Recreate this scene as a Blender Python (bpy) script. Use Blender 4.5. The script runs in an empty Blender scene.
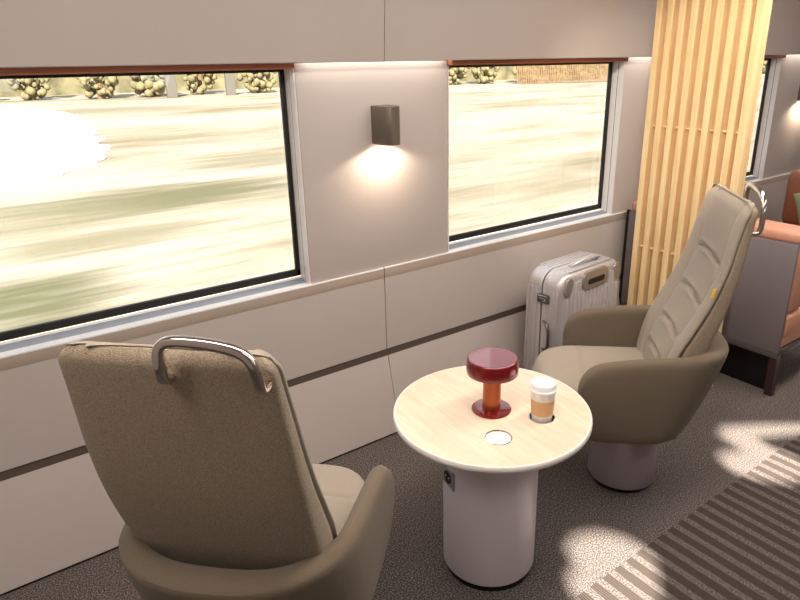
import bpy, bmesh, math, random
from mathutils import Vector, Matrix, noise
random.seed(7)
PI = math.pi
SC = bpy.context.scene
COL = SC.collection

# ------------------------------------------------------------------ helpers
def interp(t, tab):
    if t <= tab[0][0]: return tab[0][1]
    for (a, x), (b, y) in zip(tab, tab[1:]):
        if t <= b:
            k = (t-a)/(b-a)
            return x+(y-x)*k
    return tab[-1][1]

def sm(t, tab):
    """smooth (Catmull-Rom like) interpolation"""
    n = len(tab)
    if t <= tab[0][0]: return tab[0][1]
    if t >= tab[-1][0]: return tab[-1][1]
    for i in range(n-1):
        a, b = tab[i], tab[i+1]
        if t <= b[0]:
            h = b[0]-a[0]; k = (t-a[0])/h
            pm = tab[i-1] if i > 0 else a
            pn = tab[i+2] if i+2 < n else b
            ma = (b[1]-pm[1])/(b[0]-pm[0])*h
            mb = (pn[1]-a[1])/(pn[0]-a[0])*h
            return (2*k**3-3*k**2+1)*a[1]+(k**3-2*k**2+k)*ma+(-2*k**3+3*k**2)*b[1]+(k**3-k**2)*mb

class MB:
    """collects shapes, then links them as ONE mesh object"""
    def __init__(s): s.bm = bmesh.new(); s.mi = 0
    def _f(s, vs):
        try:
            f = s.bm.faces.new(vs); f.material_index = s.mi; f.smooth = True; return f
        except ValueError: return None
    def box(s, x0, x1, y0, y1, z0, z1, bev=0.0, seg=2, rot=None, at=None):
        tmp = bmesh.new()
        bmesh.ops.create_cube(tmp, size=1)
        for v in tmp.verts:
            v.co = Vector(((x0+x1)/2+v.co.x*(x1-x0), (y0+y1)/2+v.co.y*(y1-y0), (z0+z1)/2+v.co.z*(z1-z0)))
        if bev > 0:
            bmesh.ops.bevel(tmp, geom=tmp.edges[:], offset=bev, segments=seg, profile=0.5, affect='EDGES')
        s.merge(tmp, rot, at); return s
    def merge(s, tmp, rot=None, at=None, flat=False):
        mp = {}
        for v in tmp.verts:
            c = v.co.copy()
            if rot is not None: c = rot @ c
            if at is not None: c = c + Vector(at)
            mp[v] = s.bm.verts.new(c)
        for f in tmp.faces:
            s._f([mp[v] for v in f.verts])
        tmp.free()
    def loft(s, rings, cap0=True, cap1=True, closed=True, flatcap=False):
        R = [[s.bm.verts.new(p) for p in r] for r in rings]
        n = len(R[0])
        for a, b in zip(R, R[1:]):
            for i in range(n if closed else n-1):
                j = (i+1) % n
                s._f([a[i], a[j], b[j], b[i]])
        for f in ([s._f(list(reversed(R[0])))] if cap0 else [])+([s._f(R[-1])] if cap1 else []):
            if f and flatcap: f.smooth = False
        return s
    def lathe(s, prof, n=48, at=(0, 0, 0)):
        """prof: list of (r,z); r = 0 closes"""
        x, y, z0 = at
        prev = None
        for r, z in prof:
            if r < 1e-6: cur = [s.bm.verts.new((x, y, z0+z))]
            else: cur = [s.bm.verts.new((x+r*math.cos(2*PI*i/n), y+r*math.sin(2*PI*i/n), z0+z)) for i in range(n)]
            if prev is not None:
                for i in range(n):
                    j = (i+1) % n
                    if len(prev) == 1 and len(cur) == 1: break
                    if len(prev) == 1: s._f([prev[0], cur[j], cur[i]])
                    elif len(cur) == 1: s._f([prev[i], prev[j], cur[0]])
                    else: s._f([prev[i], prev[j], cur[j], cur[i]])
            prev = cur
        return s
    def tube(s, pts, ra, rb=None, n=10, up=(0, 0, 1), cap=True):
        """sweep an ellipse (ra along side, rb along up) through pts"""
        rb = rb or ra
        pts = [Vector(p) for p in pts]; rings = []
        for i, p in enumerate(pts):
            d = (pts[min(i+1, len(pts)-1)]-pts[max(i-1, 0)]).normalized()
            u = Vector(up); side = d.cross(u)
            if side.length < 1e-3: side = d.cross(Vector((1, 0, 0)))
            side.normalize(); u2 = side.cross(d).normalized()
            rings.append([p+side*ra*math.cos(2*PI*k/n)+u2*rb*math.sin(2*PI*k/n) for k in range(n)])
        return s.loft(rings, cap, cap)
    def build(s, name, mats, parent=None, sharp=35, subsurf=0, bevel=0):
        bmesh.ops.recalc_face_normals(s.bm, faces=s.bm.faces[:])
        me = bpy.data.meshes.new(name); s.bm.to_mesh(me); s.bm.free()
        for m in (mats if isinstance(mats, (list, tuple)) else [mats]): me.materials.append(m)
        try: me.set_sharp_from_angle(angle=math.radians(sharp))
        except Exception: pass
        o = bpy.data.objects.new(name, me); COL.objects.link(o)
        if parent is not None: o.parent = parent
        if subsurf:
            m = o.modifiers.new('sub', 'SUBSURF'); m.levels = subsurf; m.render_levels = subsurf
        return o

def tag(o, label=None, cat=None, group=None, kind=None):
    if label: o['label'] = label
    if cat: o['category'] = cat
    if group: o['group'] = group
    if kind: o['kind'] = kind
    return o
def empty(name, loc=(0, 0, 0), rz=0):
    o = bpy.data.objects.new(name, None); COL.objects.link(o)
    o.location = loc; o.rotation_euler = (0, 0, rz); return o
def structure(name):
    o = empty(name); o['kind'] = 'structure'; return o

# ------------------------------------------------------------------ materials
def s2l(c): return tuple(((v/255)/12.92 if v/255 <= .04045 else ((v/255+.055)/1.055)**2.4) for v in c)+(1,)
def mat(name, rgb, rough=.5, metal=0., var=0., scale=60, bump=0., bscale=400, coat=0., sheen=0., stretch=None, spec=None):
    m = bpy.data.materials.new(name); m.use_nodes = True
    nt = m.node_tree; N = nt.nodes; L = nt.links
    b = N['Principled BSDF']
    c = s2l(rgb)
    b.inputs['Base Color'].default_value = c
    b.inputs['Roughness'].default_value = rough; b.inputs['Metallic'].default_value = metal
    b.inputs['Coat Weight'].default_value = coat; b.inputs['Sheen Weight'].default_value = sheen
    if spec is not None: b.inputs['Specular IOR Level'].default_value = spec
    tc = N.new('ShaderNodeTexCoord'); mp = N.new('ShaderNodeMapping')
    L.new(tc.outputs['Object'], mp.inputs['Vector'])
    if stretch: mp.inputs['Scale'].default_value = stretch
    no = N.new('ShaderNodeTexNoise'); no.inputs['Scale'].default_value = scale; no.inputs['Detail'].default_value = 4
    L.new(mp.outputs[0], no.inputs['Vector'])
    rp = N.new('ShaderNodeValToRGB')
    rp.color_ramp.elements[0].position = .3; rp.color_ramp.elements[1].position = .7
    lo = tuple(max(0, v*(1-var)) for v in c[:3])+(1,); hi = tuple(min(1, v*(1+var)) for v in c[:3])+(1,)
    rp.color_ramp.elements[0].color = lo; rp.color_ramp.elements[1].color = hi
    L.new(no.outputs['Fac'], rp.inputs['Fac']); L.new(rp.outputs['Color'], b.inputs['Base Color'])
    if bump > 0:
        n2 = N.new('ShaderNodeTexNoise'); n2.inputs['Scale'].default_value = bscale; n2.inputs['Detail'].default_value = 3
        L.new(mp.outputs[0], n2.inputs['Vector'])
        bp = N.new('ShaderNodeBump'); bp.inputs['Strength'].default_value = bump; bp.inputs['Distance'].default_value = .002
        L.new(n2.outputs['Fac'], bp.inputs['Height']); L.new(bp.outputs['Normal'], b.inputs['Normal'])
    return m
def emit(name, rgb, st):
    m = bpy.data.materials.new(name); m.use_nodes = True
    b = m.node_tree.nodes['Principled BSDF']
    b.inputs['Base Color'].default_value = s2l(rgb); b.inputs['Emission Color'].default_value = s2l(rgb)
    b.inputs['Emission Strength'].default_value = st
    return m

M = {}
M['panel'] = mat('panel_laminate', (188, 178, 173), .42, var=.015, scale=3, bump=.02, bscale=900)
M['pillar'] = mat('pillar_laminate', (188, 178, 173), .38, var=.015, scale=3, bump=.02, bscale=900)
M['ledge'] = mat('ledge_metal', (164, 150, 138), .4, metal=.15, var=.03, scale=20, stretch=(.05, 1, 1))
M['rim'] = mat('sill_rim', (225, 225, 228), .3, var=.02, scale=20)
M['grille'] = mat('sill_grille', (150, 155, 165), .45, metal=.3, var=.03, scale=30)
M['groove'] = mat('groove_dark', (92, 80, 72), .5, var=.04)
M['black'] = mat('black_rubber', (24, 22, 22), .5, var=.1)
M['jamb'] = mat('window_jamb', (214, 208, 206), .35, var=.02)
M['copper'] = mat('copper_rail', (172, 104, 74), .35, metal=.3, var=.05, stretch=(.05, 1, 1))
M['fabric_rear'] = mat('coarse_wool_upholstery', (148, 133, 114), .95, var=.32, scale=330, bump=.9, bscale=330, sheen=.15, spec=.2)
M['fabric_front'] = mat('smooth_wool_upholstery', (156, 145, 132), .95, var=.12, scale=520, bump=.35, bscale=520, sheen=.15, spec=.2)
M['fabric_shell'] = mat('shell_wool_upholstery', (111, 99, 84), .95, var=.12, scale=520, bump=.35, bscale=520, sheen=.1, spec=.2)
M['seam'] = mat('seam_thread', (60, 54, 46), .9)
M['pedestal'] = mat('pedestal_lacquer', (150, 138, 142), .3, var=.02)
M['plinth'] = mat('dark_plinth_metal', (40, 38, 42), .3, metal=.6)
M['chrome'] = mat('polished_metal', (215, 208, 204), .08, metal=1.)
M['cyl'] = mat('lilac_white_lacquer', (226, 217, 222), .32, var=.01)
M['edge'] = mat('white_table_edge', (232, 226, 222), .3)
M['red'] = mat('red_anodised', (122, 12, 20), .25, metal=.3, coat=1.)
M['red_stem'] = mat('orange_red_metal', (166, 84, 44), .3, metal=.8, coat=.3)
M['glow'] = emit('lamp_diffuser', (255, 238, 214), 9)
M['pad'] = emit('white_disc_added_glow', (250, 250, 255), .25)  # slight glow added to brighten the disc, which is no lamp
M['cup'] = mat('white_paper', (238, 234, 230), .55)
M['lid'] = mat('white_plastic_lid', (246, 246, 248), .3)
M['sleeve'] = mat('kraft_sleeve', (212, 168, 122), .8, var=.05, scale=200)
M['sconce'] = mat('bronze_grey_lacquer', (112, 102, 92), .45, metal=.4, var=.02)
M['sconce_glow'] = emit('sconce_lamp', (255, 226, 188), 12)
M['alu'] = mat('suitcase_shell', (196, 190, 192), .33, metal=.45, var=.02)
M['alu_dark'] = mat('suitcase_latch', (120, 112, 112), .35, metal=.8)
M['alu_corner'] = mat('suitcase_corner', (200, 195, 194), .3, metal=.35)
M['shellgrey'] = mat('bench_shell', (112, 104, 108), .5, var=.02)
M['leather'] = mat('terracotta_leather', (196, 142, 120), .5, var=.05, scale=40, bump=.25, bscale=300)
M['leather_dk'] = mat('cognac_leather', (138, 80, 54), .45, var=.06, scale=40, bump=.25, bscale=300)
M['pillow'] = mat('sage_cloth', (128, 140, 100), .9, var=.06, scale=200, bump=.4, bscale=400)
M['darkwood'] = mat('dark_bench_leg', (56, 34, 34), .4, var=.1)
M['rail'] = mat('bench_rail_metal', (100, 92, 92), .4, metal=.5)
M['yellow'] = mat('yellow_tag', (250, 206, 20), .6)
M['wallr'] = mat('opposite_panel', (120, 108, 100), .6)
M['ceil'] = mat('ceiling_laminate', (222, 214, 208), .6)

def wood(name, c0, c1, sc=(1.2, 14, 14), rough=.45):
    m = bpy.data.materials.new(name); m.use_nodes = True
    nt = m.node_tree; N = nt.nodes; L = nt.links; b = N['Principled BSDF']
    tc = N.new('ShaderNodeTexCoord'); mp = N.new('ShaderNodeMapping'); mp.inputs['Scale'].default_value = sc
    L.new(tc.outputs['Object'], mp.inputs['Vector'])
    no = N.new('ShaderNodeTexNoise'); no.inputs['Scale'].default_value = 3; no.inputs['Detail'].default_value = 8; no.inputs['Distortion'].default_value = .6
    L.new(mp.outputs[0], no.inputs['Vector'])
    rp = N.new('ShaderNodeValToRGB'); rp.color_ramp.elements[0].position = .32; rp.color_ramp.elements[1].position = .68
    rp.color_ramp.elements[0].color = s2l(c0); rp.color_ramp.elements[1].color = s2l(c1)
    L.new(no.outputs['Fac'], rp.inputs['Fac']); L.new(rp.outputs['Color'], b.inputs['Base Color'])
    b.inputs['Roughness'].default_value = rough
    return m
M['slat'] = wood('pale_ash_slats', (226, 190, 136), (241, 212, 164), (16, 16, 1.0))
M['tabletop'] = wood('birch_table_top', (216, 198, 174), (229, 213, 191), (16, 2.0, 10), .35)

def carpet():
    m = bpy.data.materials.new('speckled_carpet'); m.use_nodes = True
    nt = m.node_tree; N = nt.nodes; L = nt.links; b = N['Principled BSDF']
    b.inputs['Roughness'].default_value = 1.; b.inputs['Specular IOR Level'].default_value = .1
    b.inputs['Sheen Weight'].default_value = .05
    tc = N.new('ShaderNodeTexCoord')
    no = N.new('ShaderNodeTexNoise'); no.inputs['Scale'].default_value = 210; no.inputs['Detail'].default_value = 3
    L.new(tc.outputs['Object'], no.inputs['Vector'])
    rp = N.new('ShaderNodeValToRGB'); e = rp.color_ramp.elements
    e[0].position = .36; e[0].color = s2l((52, 48, 47)); e[1].position = .64; e[1].color = s2l((134, 125, 121))
    mid = e.new(.5); mid.color = s2l((84, 77, 75))
    L.new(no.outputs['Fac'], rp.inputs['Fac'])
    sp = N.new('ShaderNodeSeparateXYZ'); L.new(tc.outputs['Object'], sp.inputs[0])
    def mth(op, a, v=None, w=None):
        n = N.new('ShaderNodeMath'); n.operation = op
        L.new(a, n.inputs[0])
        if v is not None:
            if isinstance(v, (int, float)): n.inputs[1].default_value = v
            else: L.new(v, n.inputs[1])
        return n.outputs[0]
    xs = mth('SUBTRACT', sp.outputs['X'], 1.672)
    fr = mth('FRACT', mth('DIVIDE', xs, .0604))
    bar = mth('LESS_THAN', fr, .56)
    y1 = mth('LESS_THAN', sp.outputs['Y'], .981); y2 = mth('GREATER_THAN', sp.outputs['Y'], .02)
    mask = mth('MULTIPLY', mth('MULTIPLY', bar, y1), y2)
    rib = mth('FRACT', mth('MULTIPLY', fr, 7.15))
    rib2 = mth('LESS_THAN', rib, .5)
    mixr = N.new('ShaderNodeMixRGB'); L.new(rib2, mixr.inputs['Fac'])
    mixr.inputs['Color1'].default_value = s2l((76, 68, 63)); mixr.inputs['Color2'].default_value = s2l((52, 46, 42))
    mx = N.new('ShaderNodeMixRGB'); L.new(mask, mx.inputs['Fac'])
    L.new(rp.outputs['Color'], mx.inputs['Color1']); L.new(mixr.outputs[0], mx.inputs['Color2'])
    L.new(mx.outputs[0], b.inputs['Base Color'])
    bp = N.new('ShaderNodeBump'); bp.inputs['Strength'].default_value = .3; bp.inputs['Distance'].default_value = .002
    L.new(no.outputs['Fac'], bp.inputs['Height']); L.new(bp.outputs['Normal'], b.inputs['Normal'])
    return m
M['carpet'] = carpet()

def glass():
    m = bpy.data.materials.new('tinted_window_glass'); m.use_nodes = True
    nt = m.node_tree; N = nt.nodes; L = nt.links; N.remove(N['Principled BSDF'])
    tr = N.new('ShaderNodeBsdfTransparent'); tr.inputs['Color'].default_value = (.66, .66, .655, 1)
    gl = N.new('ShaderNodeBsdfGlossy'); gl.inputs['Roughness'].default_value = .0
    gl.inputs['Color'].default_value = (1, 1, 1, 1)
    fr = N.new('ShaderNodeFresnel'); geo = N.new('ShaderNodeNewGeometry'); ior = N.new('ShaderNodeMapRange')
    ior.inputs['To Min'].default_value = 1.45; ior.inputs['To Max'].default_value = 1/1.45
    L.new(geo.outputs['Backfacing'], ior.inputs['Value']); L.new(ior.outputs[0], fr.inputs['IOR'])
    mx = N.new('ShaderNodeMixShader'); L.new(fr.outputs[0], mx.inputs[0]); L.new(tr.outputs[0], mx.inputs[1]); L.new(gl.outputs[0], mx.inputs[2])
    L.new(mx.outputs[0], N['Material Output'].inputs['Surface'])
    return m
M['glass'] = glass()

def meadow():
    m = bpy.data.materials.new('dry_meadow'); m.use_nodes = True
    nt = m.node_tree; N = nt.nodes; L = nt.links; b = N['Principled BSDF']
    b.inputs['Roughness'].default_value = 1.; b.inputs['Specular IOR Level'].default_value = 0.
    tc = N.new('ShaderNodeTexCoord')
    def layer(sx, sy, det, stops, dist=0.):
        mp = N.new('ShaderNodeMapping'); mp.inputs['Scale'].default_value = (sx, sy, 1)
        L.new(tc.outputs['Object'], mp.inputs['Vector'])
        no = N.new('ShaderNodeTexNoise'); no.inputs['Scale'].default_value = 1; no.inputs['Detail'].default_value = det
        no.inputs['Distortion'].default_value = dist
        L.new(mp.outputs[0], no.inputs['Vector'])
        rp = N.new('ShaderNodeValToRGB'); e = rp.color_ramp.elements
        e[0].position, e[0].color = stops[0][0], s2l(stops[0][1]); e[1].position, e[1].color = stops[-1][0], s2l(stops[-1][1])
        for p, c in stops[1:-1]:
            k = e.new(p); k.color = s2l(c)
        L.new(no.outputs['Fac'], rp.inputs['Fac']); return rp.outputs['Color']
    a = layer(.10, .32, 3, [(.32, (196, 184, 140)), (.43, (224, 210, 176)), (.54, (242, 228, 202)), (.66, (250, 240, 224))])
    c = layer(.5, 5.0, 5, [(.3, (204, 188, 162)), (.5, (240, 230, 214)), (.7, (255, 252, 248))])
    mx = N.new('ShaderNodeMixRGB'); mx.blend_type = 'MULTIPLY'; mx.inputs['Fac'].default_value = .75
    L.new(a, mx.inputs['Color1']); L.new(c, mx.inputs['Color2'])
    cur = mx.outputs[0]
    sp = N.new('ShaderNodeSeparateXYZ'); L.new(tc.outputs['Object'], sp.inputs[0])
    def mth(op, a, v):
        n = N.new('ShaderNodeMath'); n.operation = op; L.new(a, n.inputs[0])
        if isinstance(v, (int, float)): n.inputs[1].default_value = v
        else: L.new(v, n.inputs[1])
        return n.outputs[0]
    mp = N.new('ShaderNodeMapping'); mp.inputs['Scale'].default_value = (.35, 2.6, 1); L.new(tc.outputs['Object'], mp.inputs['Vector'])
    nz = N.new('ShaderNodeTexNoise'); nz.inputs['Scale'].default_value = 1; nz.inputs['Detail'].default_value = 4; L.new(mp.outputs[0], nz.inputs['Vector'])
    # greener tufts of grass growing in a few places near the line
    for cx, cy, rx, ry, a, col in ((8.6, 20.6, 2.6, 1.8, .8, (172, 164, 118)), (4.2, 16.2, 3.6, 1.7, .95, (148, 146, 90)), (1.2, 15.5, 2.5, 1.8, .6, (176, 172, 120)), (.6, 9.9, 1.3, 1.2, .97, (138, 142, 78)), (2.2, 12.8, 2.0, 1.0, .8, (172, 166, 112)), (9, 50, 7, 5, .75, (182, 172, 130)), (14, 28, 5, 2.2, .45, (196, 184, 150))):
        dx = mth('DIVIDE', mth('SUBTRACT', sp.outputs['X'], cx), rx); dy = mth('DIVIDE', mth('SUBTRACT', sp.outputs['Y'], cy), ry)
        d2 = mth('ADD', mth('MULTIPLY', dx, dx), mth('MULTIPLY', dy, dy))
        m1 = N.new('ShaderNodeMapRange'); m1.interpolation_type = 'SMOOTHSTEP'
        m1.inputs['From Min'].default_value = 1.5; m1.inputs['From Max'].default_value = 0; m1.inputs['To Max'].default_value = 1
        L.new(mth('ADD', d2, mth('MULTIPLY', mth('SUBTRACT', nz.outputs['Fac'], .5), 2.6)), m1.inputs['Value'])
        k = N.new('ShaderNodeMixRGB'); L.new(mth('MULTIPLY', m1.outputs[0], a), k.inputs['Fac']); L.new(cur, k.inputs['Color1']); k.inputs['Color2'].default_value = s2l(col)
        cur = k.outputs[0]
    hs = N.new('ShaderNodeHueSaturation'); hs.inputs['Value'].default_value = .44; hs.inputs['Saturation'].default_value = .62
    L.new(cur, hs.inputs['Color']); L.new(hs.outputs[0], b.inputs['Base Color'])
    return m
M['meadow'] = meadow()
M['pond'] = mat('pond_painted_glare', (250, 248, 244), .6, var=.03, scale=.4, stretch=(1, 6, 1))  # matt white: the sky glare on the water is put into the colour
M['leaf'] = mat('hedge_foliage', (122, 115, 84), .95, var=.25, scale=1.5, bump=.0)
M['hedge'] = mat('hedge_leaves', (108, 103, 78), .95, var=.45, scale=.7)
M['bark'] = mat('bark', (120, 98, 72), .9, var=.2, scale=5)
M['concrete'] = mat('pale_concrete', (100, 97, 90), .8)

# ------------------------------------------------------------------ the room shell
XA, XB = -1.6, 6.2
fl = MB(); fl.box(XA, XB, -.85, 2.13, -.06, 0); tag(fl.build('floor', M['carpet']), kind='structure')
ce = MB(); ce.box(XA, XB, -.9, 2.4, 2.3, 2.36); tag(ce.build('ceiling', M['ceil']), kind='structure')

P1 = (1.062, 1.752); P2 = (2.93, 3.32); P3 = (4.60, 5.30)
wall = structure('wall_left')
# overhead panels, two visible joints
def header(x0, x1):
    prof = [(2.128, 1.590), (2.122, 1.592), (2.120, 1.598), (2.106, 1.80), (2.09, 1.98), (2.05, 2.12), (1.96, 2.22), (1.80, 2.30), (1.80, 2.32), (2.40, 2.32), (2.40, 1.66), (2.15, 1.66), (2.14, 1.592)]
    m = MB(); m.loft([[(x0, y, z) for y, z in prof], [(x1, y, z) for y, z in prof]])
    return m.build('header_panel', M['panel'], wall)
header(XA, 1.4005); header(1.4035, 3.62); header(3.623, XB)
m = MB(); m.box(XA, XB, 2.20, 2.30, 1.66, 2.2); m.build('header_backing', M['groove'], wall)
# pillars between the windows
for a, b in ((-1.6, -.9), P1, P2, P3):
    m = MB(); m.box(a, b, 2.18, 2.262, .70, 1.67, .003, 2); m.build('pillar_panel', M['pillar'], wall)
# lower wall: ledge strip, panels, groove, sloped kick panels
for a, b in ((XA, 1.4002), (1.4032, XB)):
    m = MB(); prof = [(2.172, .722), (2.172, .760), (2.175, .765), (2.182, .7665), (2.25, .7665), (2.25, .722)]
    m.loft([[(a, y, z) for y, z in prof], [(b, y, z) for y, z in prof]]); m.build('ledge_strip', M['ledge'], wall)
    m = MB(); m.box(a, b, 2.1725, 2.22, .389, .7225, .001, 1); m.build('lower_panel', M['panel'], wall)
    m = MB(); prof = [(2.166, .361), (2.092, .012), (2.12, .008), (2.19, .30), (2.174, .352)]
    m.loft([[(a, y, z) for y, z in prof], [(b, y, z) for y, z in prof]]); m.build('kick_panel', M['panel'], wall)
m = MB(); m.box(XA, XB, 2.178, 2.26, 0, .76); m.build('groove_backing', M['groove'], wall)
m = MB(); m.box(1.3998, 1.4037, 2.1722, 2.2, .7225, .7672); m.build('joint_line', M['black'], wall)
m = MB(); m.box(XA, XB, 2.10, 2.19, -.01, .02); m.build('floor_gap', M['black'], wall)
# thin white rim on the ledge
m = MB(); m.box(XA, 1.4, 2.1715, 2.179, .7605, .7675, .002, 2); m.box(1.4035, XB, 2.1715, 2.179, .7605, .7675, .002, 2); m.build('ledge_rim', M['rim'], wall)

def window(n, x0, x1, xr):
    """x0..x1 pane opening between the pillars"""
    w = structure('window_%d' % n)
    # sill: rim, grille, rear lip (slopes up to the glass)
    def strip(name, y0, z0, y1, z1, mt, h=.012):
        m = MB(); pr = [(y0, z0), (y1, z1), (y1, z1-h), (y0, z0-h)]
        m.loft([[(x0, y, z) for y, z in pr], [(x1, y, z) for y, z in pr]]); m.build(name, mt, w)
    strip('sill_front', 2.179, .768, 2.203, .770, M['rim'])
    strip('sill_grille', 2.203, .770, 2.238, .780, M['grille'])
    strip('sill_back', 2.238, .780, 2.250, .7845, M['rim'])
    # gasket
    g = MB(); T = .029; zb, zt = .785, 1.572
    g.box(x0, x1, 2.252, 2.268, zb, zb+T, .004); g.box(x0, x1, 2.252, 2.268, zt-.012, zt+.02)
    g.box(x0, x0+T, 2.252, 2.268, zb, zt+.02, .004); g.box(x1-T, x1, 2.252, 2.268, zb, zt+.02, .004)
    g.build('gasket', M['black'], w)
    p = MB(); p.box(x0+.01, x1-.01, 2.258, 2.262, zb+.01, zt+.01); p.build('glass_pane', M['glass'], w)
    # jambs with a fine dark joint
    for xe, s in ((x0, 1), (x1, -1)):
        j = MB()
        for ya, yb in ((2.181, 2.2125), (2.2145, 2.252)):
            a, b2 = sorted((xe+s*.0045, xe+s*.012)); j.box(a, b2, ya, yb, .768, 1.62, .001, 1)
        j.build('jamb', M['jamb'], w)
        j = MB(); a, b2 = sorted((xe+s*.0045, xe+s*.0115)); j.box(a, b2, 2.2115, 2.2155, .77, 1.62); j.build('jamb_joint', M['black'], w)
    # roller blind rail
    r = MB(); r.box(x0+.002, xr, 2.150, 2.215, 1.5705, 1.592, .004, 3); r.build('blind_rail', M['copper'], w)
    return w
window(1, -.9, P1[0]+.004, P1[0]-.014)
window(2, P1[1]-.002, P2[0]+.004, P2[0]-.014)
window(3, P2[1]-.002, P3[0]+.004, P3[0]-.014)

# opposite side of the carriage, unseen; holes shaped to throw the sun patches
ow = structure('wall_right')
SUN = Vector((.42, .70, -.60)).normalized()   # travel direction of the sunlight
def back(p, y=-.86):
    t = (y-p[1])/SUN.y
    return (p[0]+SUN.x*t, SUN.z*t)
patches = [[(1.30, 1.02), (1.34, 1.08), (1.42, 1.10), (1.43, 1.17), (1.52, 1.19), (1.60, 1.15), (1.65, 1.06), (1.65, .92), (1.50, .80), (1.38, .80), (1.31, .90)],
           [(2.30, 1.05), (2.35, 1.14), (2.44, 1.14), (2.46, 1.10), (2.50, 1.14), (2.48, 1.21), (2.60, 1.25), (2.78, 1.13), (2.95, 1.0), (2.84, .96), (2.62, 1.08), (2.60, 1.02), (2.62, .90), (2.52, .80), (2.40, .84), (2.32, .94)]]
def wall_with_holes():
    bm = bmesh.new()
    cu = bpy.data.curves.new('wr', 'CURVE'); cu.dimensions = '2D'; cu.fill_mode = 'BOTH'; cu.extrude = .02
    def poly(pts):
        sp = cu.splines.new('POLY'); sp.points.add(len(pts)-1)
        for q, (a, b) in zip(sp.points, pts): q.co = (a, b, 0, 1)
        sp.use_cyclic_u = True
    poly([(XA, 0), (XB, 0), (XB, 2.3), (XA, 2.3)])
    for pt in patches + [[(3.36, 1.25), (3.9, 1.3), (3.9, 1.05), (3.5, 1.0)]]: poly([back(p) for p in pt])
    o = bpy.data.objects.new('side_panel', cu); COL.objects.link(o)
    bpy.context.view_layer.update()
    dg = bpy.context.evaluated_depsgraph_get()
    me = bpy.data.meshes.new_from_object(o.evaluated_get(dg))
    bpy.data.objects.remove(o)
    w = bpy.data.objects.new('side_panel', me); COL.objects.link(w); me.materials.append(M['wallr'])
    w.rotation_euler = (PI/2, 0, 0); w.location = (0, -.87, 0); w.parent = ow
wall_with_holes()
for nm, x in (('wall_near', XA), ('wall_far', XB)):
    m = MB(); m.box(x-.02, x+.02, -.9, 2.4, 0, 2.32); tag(m.build(nm, M['panel']), kind='structure')

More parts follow.
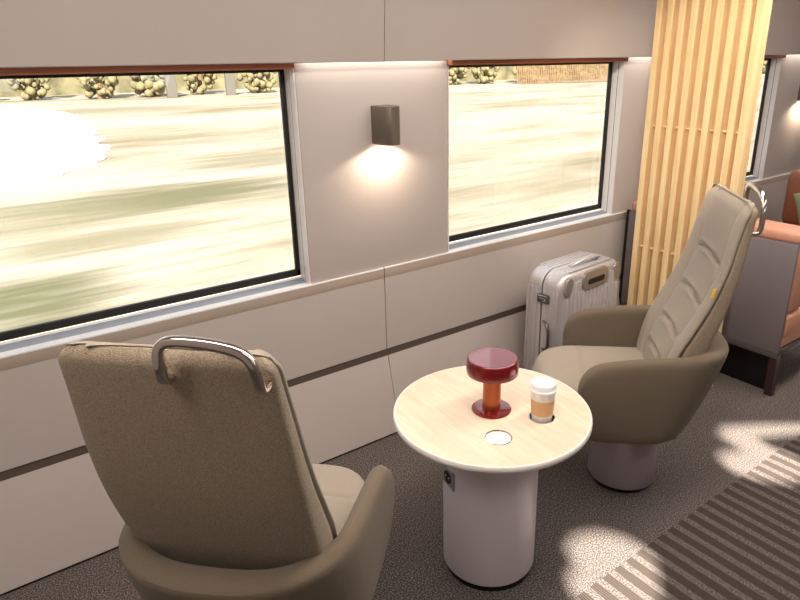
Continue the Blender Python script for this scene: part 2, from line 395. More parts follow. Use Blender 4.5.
# ------------------------------------------------------------------ lounge chairs
def se(k, n=2.6):
    """superellipse quarter"""
    return max(0., 1-k**n)**(1/n)
def make_chair(loc, ang, side, label):
    t = empty('lounge_chair', loc, math.radians(ang)); tag(t, label, 'chair', 'lounge chairs at the round table')
    # pedestal
    m = MB(); m.lathe([(0, .022), (.129, .022), (.131, .026), (.125, .20), (.122, .31), (0, .31)], 56); m.build('pedestal', M['pedestal'], t)
    m = MB(); m.lathe([(0, 0), (.116, 0), (.116, .022), (.11, .023), (0, .023)], 56); m.build('plinth', M['plinth'], t)
    # bucket shell with arms: closed ring swept round the seat
    def rimz(u): return sm(u, [(-.32, .640), (-.22, .650), (-.12, .646), (.07, .632), (.17, .612)])
    rings = []
    def ring(ub, wb, ur, wr, zl, zh, nrm, th, thb):
        # ub,wb bottom outer plan; ur,wr rim outer plan; nrm = outward normal
        pts = []
        def P(f, zz, off):
            bul = .010*math.sin(PI*max(0, min(1, f)))
            return (ub+(ur-ub)*f+nrm[0]*(bul-off), wb+(wr-wb)*f+nrm[1]*(bul-off), zz)
        H = max(1e-3, rimz(-.1)-.295)
        g = lambda zz: (zz-.295)/max(.3, (rimz(ur)-.295))
        r = min(.022, th*.45, (zh-zl)*.3)
        outer = [zl+r*.0, zl+r, zl+(zh-zl)*.3, zl+(zh-zl)*.55, zl+(zh-zl)*.8, zh-r]
        pts.append(P(g(zl), zl, r*.9)); 
        for zz in outer[1:]: pts.append(P(g(zz), zz, 0))
        pts.append(P(g(zh), zh-r*.35, r*.3)); pts.append(P(g(zh), zh, r))
        pts.append(P(g(zh), zh+.001, th*.5))
        pts.append(P(g(zh), zh, th-r)); pts.append(P(g(zh), zh-r*.35, th-r*.3))
        for k in (.93, .75, .5, .25, .06):
            zz = zl+(zh-zl)*k; pts.append(P(g(zz), zz, th))
        pts.append(P(g(zl), zl, th-r))
        rings.append(pts)
    def armring(u, sgn, zl, zh, th=.05):
        wr = .273
        ring(u-.002, sgn*.254, u, sgn*wr, zl, zh, (0, sgn), th, th)
    FR = [(.232, .44, .515, .030), (.227, .405, .548, .040), (.215, .365, .574, .046), (.198, .325, .594, .049), (.178, .303, .608, .05), (.15, .296, .618, .05), (.11, .295, rimz(.11), .05), (.06, .295, rimz(.06), .05), (.0, .295, rimz(0), .05)]
    for u, zl, zh, th in FR: armring(u, 1, zl, zh, th)
    K = 22
    for i in range(1, K):
        a = PI*i/K
        c, s_ = math.cos(a), math.sin(a)
        e = 2/2.5
        wr = .273*(abs(c)**e)*(1 if c > 0 else -1); ur = -.05-.268*(s_**e)
        wb = .254*(abs(c)**e)*(1 if c > 0 else -1); ub = -.0-.185*(s_**e)
        nn = Vector((-(s_**(2-e))/.268, (abs(c)**(2-e))*(1 if c > 0 else -1)/.266)).normalized()
        th = .05+.035*s_**2
        ring(ub, wb, ur, wr, .295, rimz(ur), nn, th, th)
    for u, zl, zh, th in reversed(FR): armring(u, -1, zl, zh, th)
    m = MB(); m.loft(rings)
    m.box(-.14, .17, -.22, .22, .30, .40, .02, 2)
    m.box(-.20, -.10, -.19, .19, .40, .50, .03, 2)
    m.build('bucket_shell', M['fabric_shell'], t, sharp=60, subsurf=1)
    # seat cushion
    m = MB(); rings = []
    us = [-.13, -.10, 0, .08, .15, .175, .184, .19, .196, .205, .24, .28, .305, .325, .345, .358, .367, .372]
    for u in us:
        k = max(0, (u-.17)/.205); hw = .212*se(min(.9999, k), 2.3) if u > .17 else .212
        zt = .486-.012*(max(0, u-.22)/.14)**2-.05*(max(0, u-.31)/.062)**3
        zb = .375+.06*(max(0, u-.30)/.072)**2
        if u < -.11: zt -= .015
        r = .026; pts = []
        nS = 14
        for i in range(nS+1):
            w = -hw+r*.8+(2*hw-1.6*r)*i/nS if hw > r else -hw*.6+1.2*hw*i/nS
            cr = .008*(1-(w/.212)**2)
            gr = .007*math.exp(-((u-.19)/.006)**2)*(1 if abs(w) < .16 else max(0, 1-(abs(w)-.16)/.03))
            edge = .010*(abs(i/nS-.5)*2)**8
            pts.append((u, w, zt+cr-gr-edge*.6))
        pts.append((u, hw-.15*r if hw > r else hw*.9, zt-r*.6)); pts.append((u, hw, (zt+zb)/2)); pts.append((u, hw-.3*r if hw > r else hw*.8, zb+.008))
        pts.append((u, 0, zb)); pts.append((u, -(hw-.3*r if hw > r else hw*.8), zb+.008)); pts.append((u, -hw, (zt+zb)/2)); pts.append((u, -(hw-.15*r if hw > r else hw*.9), zt-r*.6))
        rings.append(pts)
    m.loft(rings); m.build('seat_cushion', M['fabric_front'], t, sharp=80, subsurf=1)
    # backrest
    UR = [(.47, -.15), (.55, -.176), (.63, -.203), (.74, -.241), (.85, -.270), (1.0, -.297), (1.1, -.312), (1.145, -.318)]
    UF = [(.45, -.045), (.57, -.072), (.65, -.098), (.71, -.128), (.80, -.172), (.86, -.196), (.94, -.222), (1.02, -.240), (1.10, -.262), (1.145, -.280)]
    UC = [(z, sm(z, UF)-d) for z, d in ((.45, .010), (.6, .014), (.8, .016), (.92, .014), (1.0, .010), (1.06, .007), (1.145, .004))]
    def HW(z): return sm(z, [(.46, .19), (.52, .202), (.60, .210), (.70, .213), (.82, .212), (.95, .207), (1.05, .200), (1.145, .196)])
    def topz(w, z): return z
    zs = [.475, .485, .51]+[.51+(1.10-.51)*i/30 for i in range(1, 31)]+[1.11, 1.12, 1.128, 1.135, 1.140, 1.144, 1.146, 1.147]
    def shr(z):      # corner rounding at the very top / bottom
        a = max(0, (z-1.109)/.038); b = max(0, (.505-z)/.032)
        return .038*(1-math.sqrt(max(0, 1-min(.9999, a)**2)))+.030*(1-math.sqrt(max(0, 1-min(1, b)**2)))
    rings = []
    for z in zs:
        hw = HW(z)-shr(z); ur = sm(z, UR); uf = sm(z, UF)-.010
        tp = max(0, (z-1.115)/.032)
        ur += .018*tp**2.5
        pts = []
        n = 12
        for i in range(n+1):               # rear surface, convex
            a = PI*i/n; w = math.cos(a); e = .55
            ww = hw*(abs(w)**e)*(1 if w > 0 else -1)
            dep = (ur-uf)
            uu = uf+dep*(.72+.28*(math.sin(a)**.6)) if 0 < i < n else uf+dep*.66
            pts.append((uu, ww, z))
        pts.append((uf+dep*.3, -hw, z)); mid = max(sm(z, UC)-.040, ur+.012); pts.append((uf, -hw*.998, z)); pts.append((mid, -hw*.66, z)); pts.append((mid, hw*.66, z)); pts.append((uf, hw*.998, z)); pts.append((uf+dep*.3, hw, z))
        rings.append(pts)
    m = MB(); m.loft(rings, flatcap=True); m.build('back_shell', M['fabric_rear'], t, sharp=80, subsurf=1)
    # front pad with wings, inner panel and quilting
    rings = []
    grooves = [.945, .80, .672, .565]
    zz = set(round(z, 4) for z in zs)
    for g in grooves:
        for d in range(-5, 9): zz.add(round(g+d*.0045, 4))
    zz = sorted(z for z in zz if z > .474)
    for z in zz:
        hw = HW(z)+.001-shr(z); ufw = sm(z, UF); ub = ufw-.016; uc = sm(z, UC)
        if z > 1.118: ub += (sm(z, UR)+.028-ub)*min(1, (z-1.118)/.014)
        tp = max(0, (z-1.112)/.035); ufw -= .020*tp**2; uc -= .022*tp**2
        pw = sm(z, [(.46, .11), (.6, .128), (.8, .136), (.95, .134), (1.05, .130), (1.145, .13)])   # inner panel half width
        zo = z; z += .0025*max(0, min(1, (z-1.115)/.03))
        pts = [(ub, hw, z), (ub+.006, hw+.0015, z), (ufw-.004, hw-.001, z), (ufw, hw-.010, z)]
        ws = [hw-.024, pw+.026, pw+.008, pw+.0015, pw-.004, pw-.018, pw*.66, pw*.33, 0]
        half = []
        for w in ws:
            if w > pw+.002:
                q = min(1, (w-pw)/max(.01, hw-.014-pw)); u = uc+(ufw-uc)*q**.8+.004*math.sin(PI*q)
            elif w > pw-.001: u = min(ufw, uc)-.006
            else:
                k = w/pw
                u = uc+.010*(1-k**4)-.001
                arc = .030*(1-k*k)       # seams bow upwards in the middle
                for g in grooves:
                    dz = z-(g+arc-.02); u -= .011*math.exp(-(dz/.0050)**2); u += .004*math.exp(-((abs(dz)-.016)/.009)**2)*(1-k**2)
            half.append((u, w))
        for u, w in half: pts.append((u, w, z))
        for u, w in reversed(half[:-1]): pts.append((u, -w, z))
        pts += [(ufw, -(hw-.010), z), (ufw-.004, -(hw-.001), z), (ub+.006, -(hw+.0015), z), (ub, -hw, z)]
        rings.append(pts)
    m = MB(); m.loft(rings, flatcap=True); m.build('back_cushion', M['fabric_front'], t, sharp=80)
    # polished grab handle on the aisle corner of the head rest
    m = MB(); s = side
    path = [(-.300, .010, 1.106), (-.318, .010, 1.105), (-.332, .010, 1.106), (-.338, .010, 1.116), (-.340, .010, 1.140), (-.341, .0105, 1.160), (-.341, .014, 1.172), (-.341, .022, 1.181), (-.341, .035, 1.186), (-.341, .060, 1.1865),
            (-.341, .100, 1.184), (-.341, .130, 1.179), (-.341, .150, 1.173), (-.341, .163, 1.164), (-.341, .171, 1.152), (-.340, .175, 1.135), (-.338, .177, 1.112), (-.332, .177, 1.103), (-.318, .177, 1.102), (-.300, .177, 1.102)]
    path = [Vector((u, s*(w+.008), z-.003)) if s < 0 else Vector((u+.010, s*w, 1.186-(1.186-z)*1.6)) for u, w, z in path]; rings = []
    for i, p in enumerate(path):
        d = (path[min(i+1, len(path)-1)]-path[max(i-1, 0)]).normalized()
        side_v = Vector((-1, 0, 0)) if abs(d.x) < .8 else Vector((0, 0, -1))
        side_v = (side_v-d*side_v.dot(d)).normalized(); nv = side_v.cross(d)
        rings.append([p+side_v*.0078*math.copysign(abs(math.cos(a))**.6, math.cos(a))+nv*.0095*math.copysign(abs(math.sin(a))**.6, math.sin(a)) for a in [2*PI*k/16 for k in range(16)]])
    m.loft(rings)
    m.build('grab_handle', M['chrome'], t, sharp=60, subsurf=1)
    if side > 0:
        m = MB(); z = .862; u = sm(z, UF)
        m.box(-.004, .004, -.0015, .0015, -.016, .016, rot=Matrix.Rotation(-.25, 3, 'Y'), at=(u+.002, s*(HW(z)+.001), z))
        m.build('fabric_tag', M['yellow'], t)['label'] = 'small yellow fabric tag'
        a = math.radians(1.6); pv = Vector((-.1, 0, .5)); rm = Matrix.Rotation(a, 3, 'Y')
        for c in t.children:
            if c.name.split('.')[0] in ('back_shell', 'back_cushion', 'grab_handle', 'fabric_tag'):
                c.rotation_euler = (0, a, 0); c.location = pv-rm @ pv
    return t
make_chair((.441, 1.257, 0), 44.5, -1, 'grey-brown upholstered lounge chair in the foreground left, seen from behind')
make_chair((1.930, 1.288, 0), 137.0, 1, 'grey-brown upholstered lounge chair right of the round table, before the slat screen')

# ------------------------------------------------------------------ round table
TX, TY, TZ, TR = 1.210, 1.288, .565, .308
HOLES = [(1.118, 1.157), (1.299, 1.159)]
BX, BY = -.011, -.014
t = empty('round_table', (TX, TY, 0)); tag(t, 'round pale wood table with white edge on a wide white cylinder base', 'table')
m = MB(); m.lathe([(0, .54), (.1515, .54), (.1515, .026), (.150, .022), (0, .022)], 96, (BX, BY, 0)); m.build('base_cylinder', M['cyl'], t)
m = MB(); m.lathe([(0, 0), (.146, 0), (.146, .024), (0, .024)], 72, (BX, BY, 0)); m.build('plinth', M['plinth'], t)
def disc_with_holes(name, r, z0, z1, mt, parent, holes, hr):
    cu = bpy.data.curves.new(name, 'CURVE'); cu.dimensions = '2D'; cu.fill_mode = 'BOTH'; cu.extrude = (z1-z0)/2
    def circ(cx, cy, rr, n=96):
        sp = cu.splines.new('POLY'); sp.points.add(n-1)
        for i, q in enumerate(sp.points): q.co = (cx+rr*math.cos(2*PI*i/n), cy+rr*math.sin(2*PI*i/n), 0, 1)
        sp.use_cyclic_u = True
    circ(0, 0, r, 128)
    for hx, hy in holes: circ(hx, hy, hr, 48)
    o = bpy.data.objects.new(name, cu); COL.objects.link(o); bpy.context.view_layer.update()
    me = bpy.data.meshes.new_from_object(o.evaluated_get(bpy.context.evaluated_depsgraph_get()))
    bpy.data.objects.remove(o)
    for v in me.vertices: v.co.z += (z0+z1)/2
    me.materials.append(mt)
    w = bpy.data.objects.new(name, me); COL.objects.link(w); w.parent = parent; return w
lh = [(x-TX, y-TY) for x, y in HOLES]
disc_with_holes('tabletop', TR-.0065, TZ-.020, TZ, M['tabletop'], t, lh, .0375)
# white rounded edge ring
m = MB(); n = 128; rings = []
prof = [(TR-.008, TZ-.0205), (TR-.003, TZ-.0195), (TR-.0005, TZ-.016), (TR, TZ-.010), (TR-.0008, TZ-.0035), (TR-.003, TZ-.0002), (TR-.0060, TZ+.0006), (TR-.0075, TZ+.0002), (TR-.0078, TZ-.002)]
rings = [[(r*math.cos(2*PI*i/n), r*math.sin(2*PI*i/n), z) for r, z in prof] for i in range(n)]
rings.append(rings[0]); m.loft(rings, False, False); bmesh.ops.remove_doubles(m.bm, verts=m.bm.verts[:], dist=1e-6)
m.build('edge_band', M['edge'], t)
m = MB(); m.lathe([(0, TZ-.024), (TR-.03, TZ-.024), (TR-.009, TZ-.0215), (TR-.009, TZ-.0205), (0, TZ-.0205)], 96); m.build('underside', M['edge'], t)
for k, (hx, hy) in enumerate(lh):
    m = MB(); m.lathe([(.0360, TZ-.019), (.0362, TZ-.001), (.0372, TZ+.0012), (.0395, TZ+.001), (.0400, TZ), (.0376, TZ-.001), (.0376, TZ-.019)], 56, (hx, hy, 0))
    m.build('cup_holder', M['chrome'], t)['label'] = 'chrome cup holder ring'
    m = MB(); m.lathe([(0, TZ-.0195), (.0365, TZ-.0195), (.0365, TZ-.0135 if k == 0 else TZ-.0192), (0, TZ-.0135 if k == 0 else TZ-.019)], 48, (hx, hy, 0))
    m.build('holder_disc', M['pad'] if k == 0 else M['plinth'], t)
# power socket on the cylinder
ang = math.radians(168)
Rz = Matrix.Rotation(ang, 3, 'Z'); SZ = .372
so = MB(); so.box(.140, .1530, -.036, .036, SZ-.031, SZ+.034, .003, 2, rot=Rz, at=(BX, BY, 0)); o = so.build('socket_plate', M['pedestal'], t); o['label'] = 'grey square power socket plate'
so = MB(); tmp = MB(); tmp.lathe([(0, .0008), (.019, .0008), (.0195, .0022), (.0215, .0022), (.022, 0)], 28)
so.merge(tmp.bm, rot=Rz @ Matrix.Rotation(PI/2, 3, 'Y'), at=Rz @ Vector((.1528, 0, SZ+.002))+Vector((BX, BY, 0)))
so.build('socket_well', M['black'], o)
so = MB()
for q in (-1, 1): so.box(.1525, .1560, q*.0095-.003, q*.0095+.003, SZ-.001, SZ+.005, .001, 1, rot=Rz, at=(BX, BY, 0))
so.build('socket_contact', M['chrome'], o)

# lamp on the table
LX, LY = 1.210, 1.288
t = empty('table_lamp', (LX, LY, TZ)); tag(t, 'dark red mushroom table lamp with round flat base, lit, on the round table', 'lamp')
m = MB(); m.lathe([(0, .0003), (.061, .0003), (.062, .002), (.061, .0042), (.0600, .0045), (0, .0045)], 64); m.build('base_disc', M['red'], t)
m = MB(); m.lathe([(.028, .004), (.028, .126), (0, .126)], 48); m.build('stem', M['red_stem'], t)
m = MB(); m.lathe([(0, .119), (.030, .119), (.036, .124), (.040, .134), (.030, .145), (0, .145)], 48); m.build('diffuser', M['glow'], t)
m = MB(); m.lathe([(.070, .134), (.072, .129), (.0765, .1275), (.0795, .130), (.0805, .135), (.0790, .160), (.0774, .1725), (.0766, .1755), (.0750, .1775), (.0732, .1782), (.0732, .1779), (0, .1779)], 72)
m.lathe([(.070, .134), (.069, .162), (0, .166)], 72)
m.build('lamp_shade', M['red'], t)

# coffee cup in the second holder
CX, CY = HOLES[1]
t = empty('coffee_cup', (CX, CY, TZ-.0188)); tag(t, 'white paper takeaway coffee cup with kraft sleeve in the table cup holder', 'cup')
m = MB(); m.lathe([(0, .002), (.026, .0), (.028, .001), (.0295, .004), (.0382, .120), (.0385, .122), (0, .122)], 56); m.build('paper_cup', M['cup'], t)
m = MB(); m.lathe([(.0322, .036), (.0329, .036), (.0368, .086), (.0361, .086)], 56); m.build('sleeve', M['sleeve'], t)['label'] = 'brown kraft paper sleeve'
m = MB(); m.lathe([(.0384, .114), (.0412, .114), (.0416, .1165), (.0412, .119), (.0396, .1205), (.0392, .121), (.0385, .127), (.0372, .1355), (.0368, .137), (.0352, .138), (.0345, .1375), (.0335, .1345), (.0325, .134), (0, .134)], 56)
m.box(-.006, .006, -.0275, -.024, .1335, .1355, .001, 1)
m.build('lid', M['lid'], t)['label'] = 'white plastic lid'

# ------------------------------------------------------------------ wall sconces
def sconce(x, label):
    t = empty('wall_sconce', (x, 2.124, 1.285)); tag(t, label, 'wall lamp', 'sconces on the window pillars')
    m = MB(); n = 40
    rings = []
    def outline(r): return [(r*.75*math.cos(a), -r*math.sin(a)) for a in [PI*i/n for i in range(n+1)]]+[(-r*.75, .05), (r*.75, .05)]
    for r, z in ((.052, .004), (.0535, 0), (.055, .002), (.055, .143), (.0535, .145), (.045, .1455)):
        rings.append([(px, py if py < .049 else .0555, z) for px, py in outline(r)])
    m.loft(rings, False, True)
    m.loft([[(px, py if py < .049 else .0555, z) for px, py in outline(.052)] for z in (.004, .03)], False, True)
    m.build('sconce_body', M['sconce'], t)
    m = MB(); m.lathe([(0, .010), (.026, .010), (.028, .013), (.028, .03), (0, .03)], 32, (0, .0, 0)); m.build('sconce_lamp', M['sconce_glow'], t)
    l = bpy.data.lights.new('sconce_spot', 'SPOT'); l.energy = 7; l.color = (1, .80, .58); l.spot_size = math.radians(150); l.spot_blend = .35; l.shadow_soft_size = .015
    o = bpy.data.objects.new('sconce_spot', l); COL.objects.link(o); o.location = (0, -.010, .003); o.rotation_euler = (math.radians(4), 0, 0); o.parent = t
sconce(1.412, 'bronze-grey half-round wall sconce on the pillar between the two large windows, lit downwards')
sconce(4.95, 'bronze-grey wall sconce on the pillar past the slat screen')
# light strips hidden in the gap above the pillars
for k, (a, b) in enumerate((P1, P2, P3)):
    m = MB(); m.box(a+.01, b-.01, 2.142, 2.176, 1.622, 1.634); tag(m.build('trim_%d' % (k+1), M['jamb']), kind='structure')
    l = bpy.data.lights.new('cove_strip', 'AREA'); l.shape = 'RECTANGLE'; l.size = b-a-.03; l.size_y = .02; l.energy = .62*(b-a)/.7; l.color = (1, .93, .82)
    o = bpy.data.objects.new('cove_strip', l); COL.objects.link(o); o.location = ((a+b)/2, 2.158, 1.618); o.rotation_euler = (math.radians(12), 0, 0)

# ------------------------------------------------------------------ slatted screen
SX = 2.85
t = empty('slat_screen', (SX, 1.7, 0)); tag(t, 'tall pale wood partition of vertical slats between the lounge chairs and the booth', 'room divider')
ys = [1.973-.0612*k for k in range(8)]
for y in ys:
    m = MB(); m.box(0, .066, y-.031-1.7, y-1.7, 0.0, 2.30, .002, 1); m.build('slat', M['slat'], t)
m = MB(); m.box(0, .060, 1.456-1.7, 1.493-1.7, 0, 2.30, .002, 1); m.build('slat', M['slat'], t)['label'] = 'wider end board'
for z in (.645, 1.267, 1.885):
    m = MB(); m.tube([(.030, 1.46-1.7, z), (.030, 1.96-1.7, z)], .0065, n=10); m.build('dowel', M['slat'], t)

# ------------------------------------------------------------------ suitcase
SW, SD, SH = .485, .215, .60
t = empty('suitcase', (2.372, 1.955, 0), math.radians(3.5)); tag(t, 'silver ribbed hard-shell suitcase standing upright against the wall', 'suitcase')
def rrect(hx, hz, r, cz, n=7):
    pts = []
    for cx, cz2, a0 in ((hx-r, hz-r, 0), (-hx+r, hz-r, PI/2), (-hx+r, -hz+r, PI), (hx-r, -hz+r, 1.5*PI)):
        for i in range(n): a = a0+PI/2*i/(n-1); pts.append((cx+r*math.cos(a), cz+cz2+r*math.sin(a)))
    return pts
Z0 = .055; CZ = Z0+SH/2
def half(y0, y1, front):
    m = MB(); rings = []
    s = 1 if front else -1
    # y1 = outer face plane
    d = [(y0, 0), (y1-.030*(-1 if front else 1)*1, 0)]
    seq = []
    L_ = abs(y1-y0); dirn = 1 if y1 > y0 else -1
    for a in (0, .25, .5, .75, 1): seq.append((y0+dirn*(L_-.035)*a, 0))
    for k in range(1, 6):
        a = PI/2*k/5; seq.append((y1-dirn*.035*(1-math.sin(a)), .035*(1-math.cos(a))))
    for y, ins in seq: rings.append([(px, y, pz) for px, pz in rrect(SW/2-ins, SH/2-ins, .078-ins*.6, CZ)])
    m.loft(rings, True, True)
    # vertical ribs on the big face
    nr = 14
    for i in range(nr):
        x = -SW/2+.045+(SW-.09)*i/(nr-1)
        if front and abs(x-.015) < .115: z1 = Z0+SH-.110
        else: z1 = Z0+SH-.05
        ed = abs(i-(nr-1)/2)/((nr-1)/2)
        if ed > .85: z1 = Z0+SH-.12
        m.box(x-.0085, x+.0085, min(y1-.002*dirn, y1+.0065*dirn), max(y1-.002*dirn, y1+.0065*dirn), Z0+.05, z1, .002, 2)
    # ribs wrapping over top and sides
    for f in (.30, .55, .80):
        y = y0+(y1-y0)*f
        for (a, b, c, e) in ((-SW/2+.08, SW/2-.08, Z0+SH-.002, Z0+SH+.003),):
            m.box(a, b, y-.006, y+.006, c, e, .002, 2)
        for sx in (-1, 1):
            xs = sorted((sx*(SW/2-.002), sx*(SW/2+.003)))
            m.box(xs[0], xs[1], y-.006, y+.006, Z0+.08, Z0+SH-.08, .002, 2)
    m.build('shell_half', M['alu'], t, sharp=40)
half(-.004, -SD/2, True); half(.004, SD/2, False)
m = MB(); m.loft([[(px, y, pz) for px, pz in rrect(SW/2-.003, SH/2-.003, .075, CZ)] for y in (-.0045, .0045)]); m.build('seam_line', M['black'], t)
m = MB(); m.loft([[(px, y, pz) for px, pz in rrect(SW/2+.002, SH/2+.002, .079, CZ)] for y in (-.024, -.0048)]); m.loft([[(px, y, pz) for px, pz in rrect(SW/2+.002, SH/2+.002, .079, CZ)] for y in (.0048, .016)]); m.build('frame_band', M['alu_corner'], t)
def plate(name, x0, x1, z0, z1, r, y0, y1, mt, n=6, tilt=0):
    m = MB(); cx, cz = (x0+x1)/2, (z0+z1)/2
    def o(ins, y):
        rm = Matrix.Rotation(tilt, 3, 'Y'); out = []
        for px, pz in rrect((x1-x0)/2-ins, (z1-z0)/2-ins, r-ins*.5, 0, n):
            v = rm @ Vector((px, 0, pz)); out.append((cx+v.x, y, cz+v.z))
        return out
    m.loft([o(0, y1), o(0, y0+.003), o(.001, y0+.001), o(.004, y0)]); return m.build(name, mt, t)
M['guard'] = mat('suitcase_guard', (168, 158, 150), .3, metal=.6)
for sx in (-1, 1):
    plate('corner_guard', sx*(SW/2-.052)-.026, sx*(SW/2-.052)+.026, Z0+SH-.105, Z0+SH-.018, .024, -SD/2-.0085, -SD/2+.015, M['guard'], tilt=-sx*.30)
plate('handle_cover', -.085, .115, Z0+SH-.104, Z0+SH-.014, .034, -SD/2-.0095, -SD/2+.01, M['guard'])
plate('handle_recess', -.050, .085, Z0+SH-.082, Z0+SH-.052, .012, -SD/2-.0108, -SD/2, M['black'])
m = MB(); zt = Z0+SH
m.tube([(-.095, -.030, zt-.002), (-.092, -.042, zt+.012), (-.078, -.058, zt+.020), (-.05, -.064, zt+.030), (.02, -.066, zt+.032), (.078, -.064, zt+.030), (.100, -.058, zt+.020), (.112, -.042, zt+.012), (.115, -.030, zt-.002)], .008, .012, 12, up=(0, 1, .1)); m.build('top_handle', M['alu'], t, sharp=60)
m = MB(); xl = -SW/2
m.tube([(xl+.002, -.018, .415), (xl-.010, -.034, .412), (xl-.014, -.052, .400), (xl-.015, -.060, .375), (xl-.015, -.061, .335), (xl-.015, -.060, .305), (xl-.014, -.052, .285), (xl-.010, -.034, .272), (xl+.002, -.018, .270)], .006, .008, 10, up=(1, 0, 0)); m.build('side_handle', M['alu_dark'], t, sharp=60)
m = MB(); m.box(xl-.010, xl+.004, -.045, .022, .505, .550, .003, 2); o = m.build('combination_latch', M['alu_dark'], t)
m = MB()
for k in range(3): m.box(xl-.013, xl-.008, -.030+.013*k, -.021+.013*k, .516, .530, .001, 1)
m.box(xl-.012, xl-.008, -.040, .016, .538, .543, .001, 1); m.build('number_dial', M['chrome'], o)
for sx in (-1, 1):
    for sy in (-1, 1):
        m = MB(); m.box(-.022, .022, -.018, .018, .040, .062, .004, 2, at=(sx*(SW/2-.055), sy*(SD/2-.045), 0))
        o = m.build('wheel_mount', M['plinth'], t)
        m = MB(); tmp = MB(); tmp.lathe([(0, -.010), (.022, -.010), (.025, -.006), (.025, .006), (.022, .010), (0, .010)], 28)
        m.merge(tmp.bm, rot=Matrix.Rotation(PI/2, 3, 'X'), at=(sx*(SW/2-.055), sy*(SD/2-.045), .025)); m.build('wheel', M['black'], o)

# ------------------------------------------------------------------ booth benches
def cushion(m, x0, x1, y0, y1, z0, z1, r=.03): m.box(x0, x1, y0, y1, z0, z1, r, 4)
t = empty('booth_bench', (3.02, 1.65, 0)); tag(t, 'booth bench with grey back shell and terracotta leather cap, behind the slat screen', 'bench', 'leather booth benches')
ye, yw = 1.225-1.65, 2.135-1.65
m = MB(); m.box(0, .020, ye, yw, .235, .780, .004, 2); m.build('back_panel', M['shellgrey'], t)
m = MB(); m.box(-.004, .018, yw-.0, yw+.012, .02, .785); m.build('edge_trim', M['plinth'], t)
m = MB(); cushion(m, .001, .150, ye-.004, yw-.002, .774, .838, .024); m.build('leather_cap', M['leather'], t)
m = MB(); cushion(m, .022, .165, ye, yw-.004, .43, .79, .022); m.build('back_cushion', M['leather'], t)
m = MB(); cushion(m, .022, .56, ye-.004, yw-.004, .30, .432, .028); m.box(.024, .55, ye+.004, yw-.006, .255, .32, .01, 2); m.build('seat_cushion', M['leather'], t)
m = MB(); m.box(.003, .58, ye, ye+.03, .222, .250, .004, 2); m.box(0, .03, ye, yw, .205, .234, .004, 2); m.box(.55, .58, ye, yw, .222, .25, .004, 2); m.build('rail', M['rail'], t)
for (lx, ly) in ((.02, ye+.02), (.52, ye+.02)):
    m = MB(); m.loft([[(lx-.016, ly-.018, .21), (lx+.026, ly-.018, .21), (lx+.026, ly+.018, .21), (lx-.016, ly+.018, .21)], [(lx-.006, ly-.018, 0), (lx+.026, ly-.018, 0), (lx+.026, ly+.018, 0), (lx-.006, ly+.018, 0)]]); m.build('leg', M['darkwood'], t)
m = MB(); m.box(.06, .09, ye+.06, yw-.03, 0, .22); m.build('plinth_panel', M['plinth'], t)

t = empty('booth_bench', (4.50, 1.60, 0)); tag(t, 'cognac leather booth bench by the far window pillar, cut off at right edge', 'bench', 'leather booth benches')
m = MB(); cushion(m, .01, .11, -.4, .385, .50, .865, .045); m.build('back_cushion', M['leather_dk'], t)
m = MB(); cushion(m, -.45, .02, -.4, .385, .28, .40, .03); m.build('seat_cushion', M['leather'], t)
m = MB(); m.box(.10, .125, -.4, .40, .22, .83, .004, 2); m.box(-.4, .10, -.38, .38, .20, .31, .01, 2); m.build('bench_shell', M['shellgrey'], t)
for lx in (-.36, .06):
    for ly in (-.35, .34):
        m = MB(); m.box(lx-.02, lx+.02, ly-.02, ly+.02, 0, .21, .004, 1); m.build('leg', M['darkwood'], t)
# throw pillow
def pillow(loc, rot, label):
    m = MB(); n = 16; h = .180
    def pt(i, j, s):
        a, b = i/n*2-1, j/n*2-1
        e = (1-abs(a)**2.6)*(1-abs(b)**2.6)
        k = 1-.06*(1-abs(a)**2)*(abs(b)**3); k2 = 1-.06*(1-abs(b)**2)*(abs(a)**3)
        return (s*.065*max(0, e)**.55, a*h*k2*1.0, b*h*k)
    for s in (1, -1):
        V = [[m.bm.verts.new(pt(i, j, s)) for j in range(n+1)] for i in range(n+1)]
        for i in range(n):
            for j in range(n): m._f([V[i][j], V[i+1][j], V[i+1][j+1], V[i][j+1]])
    bmesh.ops.remove_doubles(m.bm, verts=m.bm.verts[:], dist=1e-5)
    o = m.build('throw_pillow', M['pillow']); o.location = loc; o.rotation_euler = rot; tag(o, label, 'pillow'); return o
pillow((4.375, 1.640, .632), (math.radians(-20), math.radians(8), 0), 'sage green throw pillow leaning on the cognac leather bench back')

# ------------------------------------------------------------------ outside
GZ = -1.5
m = MB(); m.loft([[(-80, y, z), (170, y, z)] for y, z in ((2.6, -1.0), (3.5, -1.35), (6, GZ), (50, GZ), (160, GZ))], False, False, False)
o = m.build('meadow_ground', M['meadow']); tag(o, kind='structure')
m = MB(); m.loft([[(-80, -60, -1.2), (170, -60, -1.2)], [(-80, -1.5, -1.2), (170, -1.5, -1.2)]], False, False, False); o = m.build('embankment_ground', M['meadow']); tag(o, kind='structure')
edge = [(4.6, 62), (6.4, 56), (6.9, 50), (7.0, 44), (6.4, 38), (5.9, 33), (5.3, 29), (5.1, 26.6), (4.4, 24.5), (3.8, 23.1), (3.0, 21.8), (2.4, 20.9), (1.0, 20.0), (-1.5, 19.6), (-5, 21), (-9, 27), (-12, 38), (-10, 52), (-4, 61)]
pts = []; rnd = random.Random(3)
for a, b in zip(edge, edge[1:]+edge[:1]):
    n = max(2, int(abs(b[1]-a[1])/.45))
    for q in range(n):
        f = q/n; jag = rnd.uniform(-1, 1)*.07*(10+abs(a[1]-20)*.6)/4
        pts.append((a[0]+(b[0]-a[0])*f+jag, a[1]+(b[1]-a[1])*f))
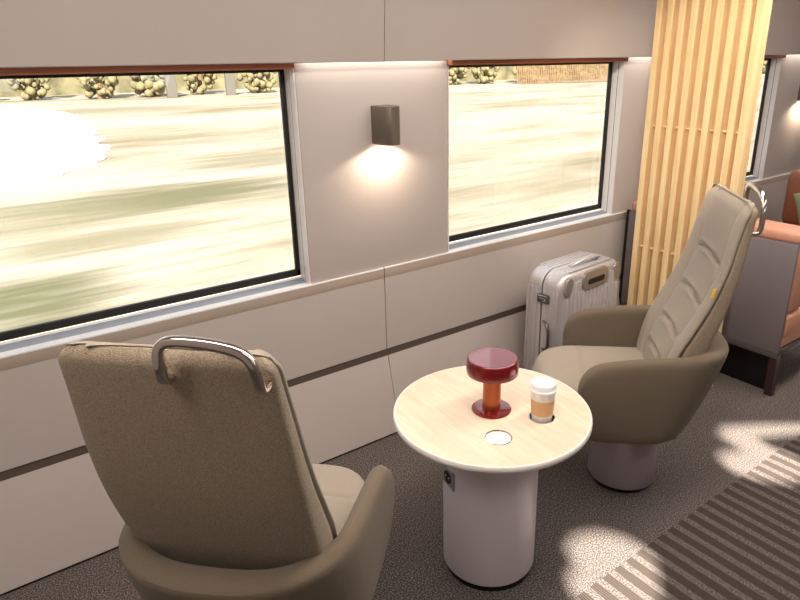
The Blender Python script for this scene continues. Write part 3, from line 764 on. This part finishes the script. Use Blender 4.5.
m = MB(); m.loft([[(x, y, GZ+.01) for x, y in pts], [(x, y, GZ+.04) for x, y in pts]]); tag(m.build('pond', M['pond']), 'white pond beyond the left window, its sky glare painted as colour', 'pond')
def tree(x, y, h, r, label, seed):
    rnd = random.Random(seed)
    t = empty('tree', (x, y, GZ)); tag(t, label, 'tree', 'trees along the far edge of the meadow')
    m = MB(); m.tube([(0, 0, 0), (.05*h*.2, 0, h*.3), (0, .03, h*.7)], .16*r, n=8, up=(1, 0, 0)); m.build('trunk', M['bark'], t)
    m = MB()
    for k in range(120):
        f = k/119; wd = math.sin(PI*(.18+.72*f))
        c = Vector((rnd.uniform(-.9, .9)*r*wd, rnd.uniform(-.7, .7)*r*wd, h*(.06+.86*f)))
        rr = r*rnd.uniform(.12, .25)
        tmp = bmesh.new(); bmesh.ops.create_icosphere(tmp, subdivisions=1, radius=rr)
        for v in tmp.verts: v.co *= 1+.30*noise.noise(v.co*2.2/r+Vector((seed, k, 0)))+.28*noise.noise(v.co*7/r+Vector((seed, k, 0)))
        m.merge(tmp, at=c)
    m.build('crown', M['leaf'], t, sharp=180)
i = 0
for k in range(29):
    x = -12+k*4.9+random.uniform(-.3, .3); y = 68 - .13*max(0, x-10)+random.uniform(-1.5, 1.5)
    tree(x, y, random.uniform(4.5, 7), random.uniform(1.7, 2.1), 'leafy tree in the row along the far edge of the meadow', k)
m = MB(); rnd = random.Random(9); rows = []
for k in range(330):
    x = -30+k*.5; y0 = 80-.13*max(0, x-10)
    h = 4.2+1.1*noise.noise(Vector((x*.25, 1, 0)))+.7*noise.noise(Vector((x*1.3, 5, 0))); row = []
    for q in range(9):
        a = PI*q/8; row.append((x+.2*noise.noise(Vector((x*2, q, 3))), y0-1.6*math.cos(a)*(1+.25*noise.noise(Vector((x*.9, q*1.3, 7)))), max(0, h*math.sin(a)**.45*(1+.16*noise.noise(Vector((x*1.1, q*1.7, 2)))))+GZ))
    rows.append(row)
m.loft(rows, True, True, False); tag(m.build('hedge', M['hedge'], sharp=180), 'long uneven olive hedge running behind the row of trees', 'hedge')
for x, y in ((18.2, 63.0), (23.6, 62.5)):
    m = MB(); m.box(-.45, .45, -.2, .2, 0, 3.2, .03, 1); m.box(-.5, .5, -.25, .25, 3.2, 3.35, .03, 1); o = m.build('concrete_pillar', M['concrete']); o.location = (x, y, GZ)
    tag(o, 'pale concrete pillar standing before the trees, '+('left' if x < 20 else 'right')+' one of two', 'pillar', 'concrete pillars before the trees')

t = empty('paling_fence', (63.2, 55.2, GZ), math.atan2(-5.3, 10.8)); tag(t, 'weathered brown paling fence far across the meadow beyond the second window', 'fence')
m = MB(); rnd = random.Random(5)
for k in range(58):
    x = -6.5+k*.23; m.box(x, x+.15, -.02, .02, .05, 3.2+rnd.uniform(-.12, .12))
m.build('palings', M['bark'], t)
for z in (.8, 2.3):
    m = MB(); m.box(-6.5, 6.9, .02, .10, z, z+.12); m.build('rail', M['bark'], t)
# ------------------------------------------------------------------ lights
def area(name, loc, rot, sx, sy, e, col):
    l = bpy.data.lights.new(name, 'AREA'); l.shape = 'RECTANGLE'; l.size = sx; l.size_y = sy; l.energy = e; l.color = col
    o = bpy.data.objects.new(name, l); COL.objects.link(o); o.location = loc; o.rotation_euler = rot; return o
area('ceiling_light_strip', (1.6, .95, 2.27), (0, 0, 0), 5.5, .35, 80, (1, .90, .80))
area('ceiling_light_strip', (2.2, -.35, 2.27), (0, 0, 0), 5.0, .3, 24, (1, .92, .84))
l = bpy.data.lights.new('slat_fill_spot', 'SPOT'); l.energy = 62; l.color = (1, .90, .76); l.spot_size = math.radians(62); l.spot_blend = .5; l.shadow_soft_size = .05  # unseen spot added to brighten the front faces of the slats
o = bpy.data.objects.new('slat_fill_spot', l); COL.objects.link(o); o.location = (1.75, 1.15, 2.26)
o.rotation_euler = (Vector((2.85, 1.75, 1.05))-Vector(o.location)).to_track_quat('-Z', 'Y').to_euler()
s = bpy.data.lights.new('sun', 'SUN'); s.energy = 38; s.color = (1, .91, .78); s.angle = math.radians(1.3)
so = bpy.data.objects.new('sun', s); COL.objects.link(so); so.rotation_euler = SUN.to_track_quat('-Z', 'Y').to_euler(); so.location = (0, -6, 6)
W = bpy.data.worlds.new('sky'); SC.world = W; W.use_nodes = True
bg = W.node_tree.nodes['Background']; bg.inputs['Color'].default_value = (.80, .90, 1, 1); bg.inputs['Strength'].default_value = 3.0

# ------------------------------------------------------------------ camera
R = [(0.8003928753816286, -0.5993282326419642, -0.01330091306877296), (-0.21078339334576682, -0.2605883400162349, -0.9421592687651471), (0.5611965802764542, 0.7569011738706363, -0.3349014832595139)]
cd = bpy.data.cameras.new('camera'); cam = bpy.data.objects.new('camera', cd); COL.objects.link(cam)
mw = Matrix(((R[0][0], -R[1][0], -R[2][0], 0), (R[0][1], -R[1][1], -R[2][1], 0), (R[0][2], -R[1][2], -R[2][2], 1.6), (0, 0, 0, 1)))
cam.matrix_world = mw
cd.sensor_fit = 'HORIZONTAL'; cd.sensor_width = 36; cd.lens = 640.23/800*36
cd.shift_x = -24.08/800; cd.shift_y = -14.17/800; cd.clip_start = .02; cd.clip_end = 400
SC.camera = cam
SC.view_settings.view_transform = 'Standard'; SC.view_settings.look = 'None'
SC.view_settings.gamma = 1; SC.view_settings.use_curve_mapping = False; SC.view_settings.exposure = 0.0
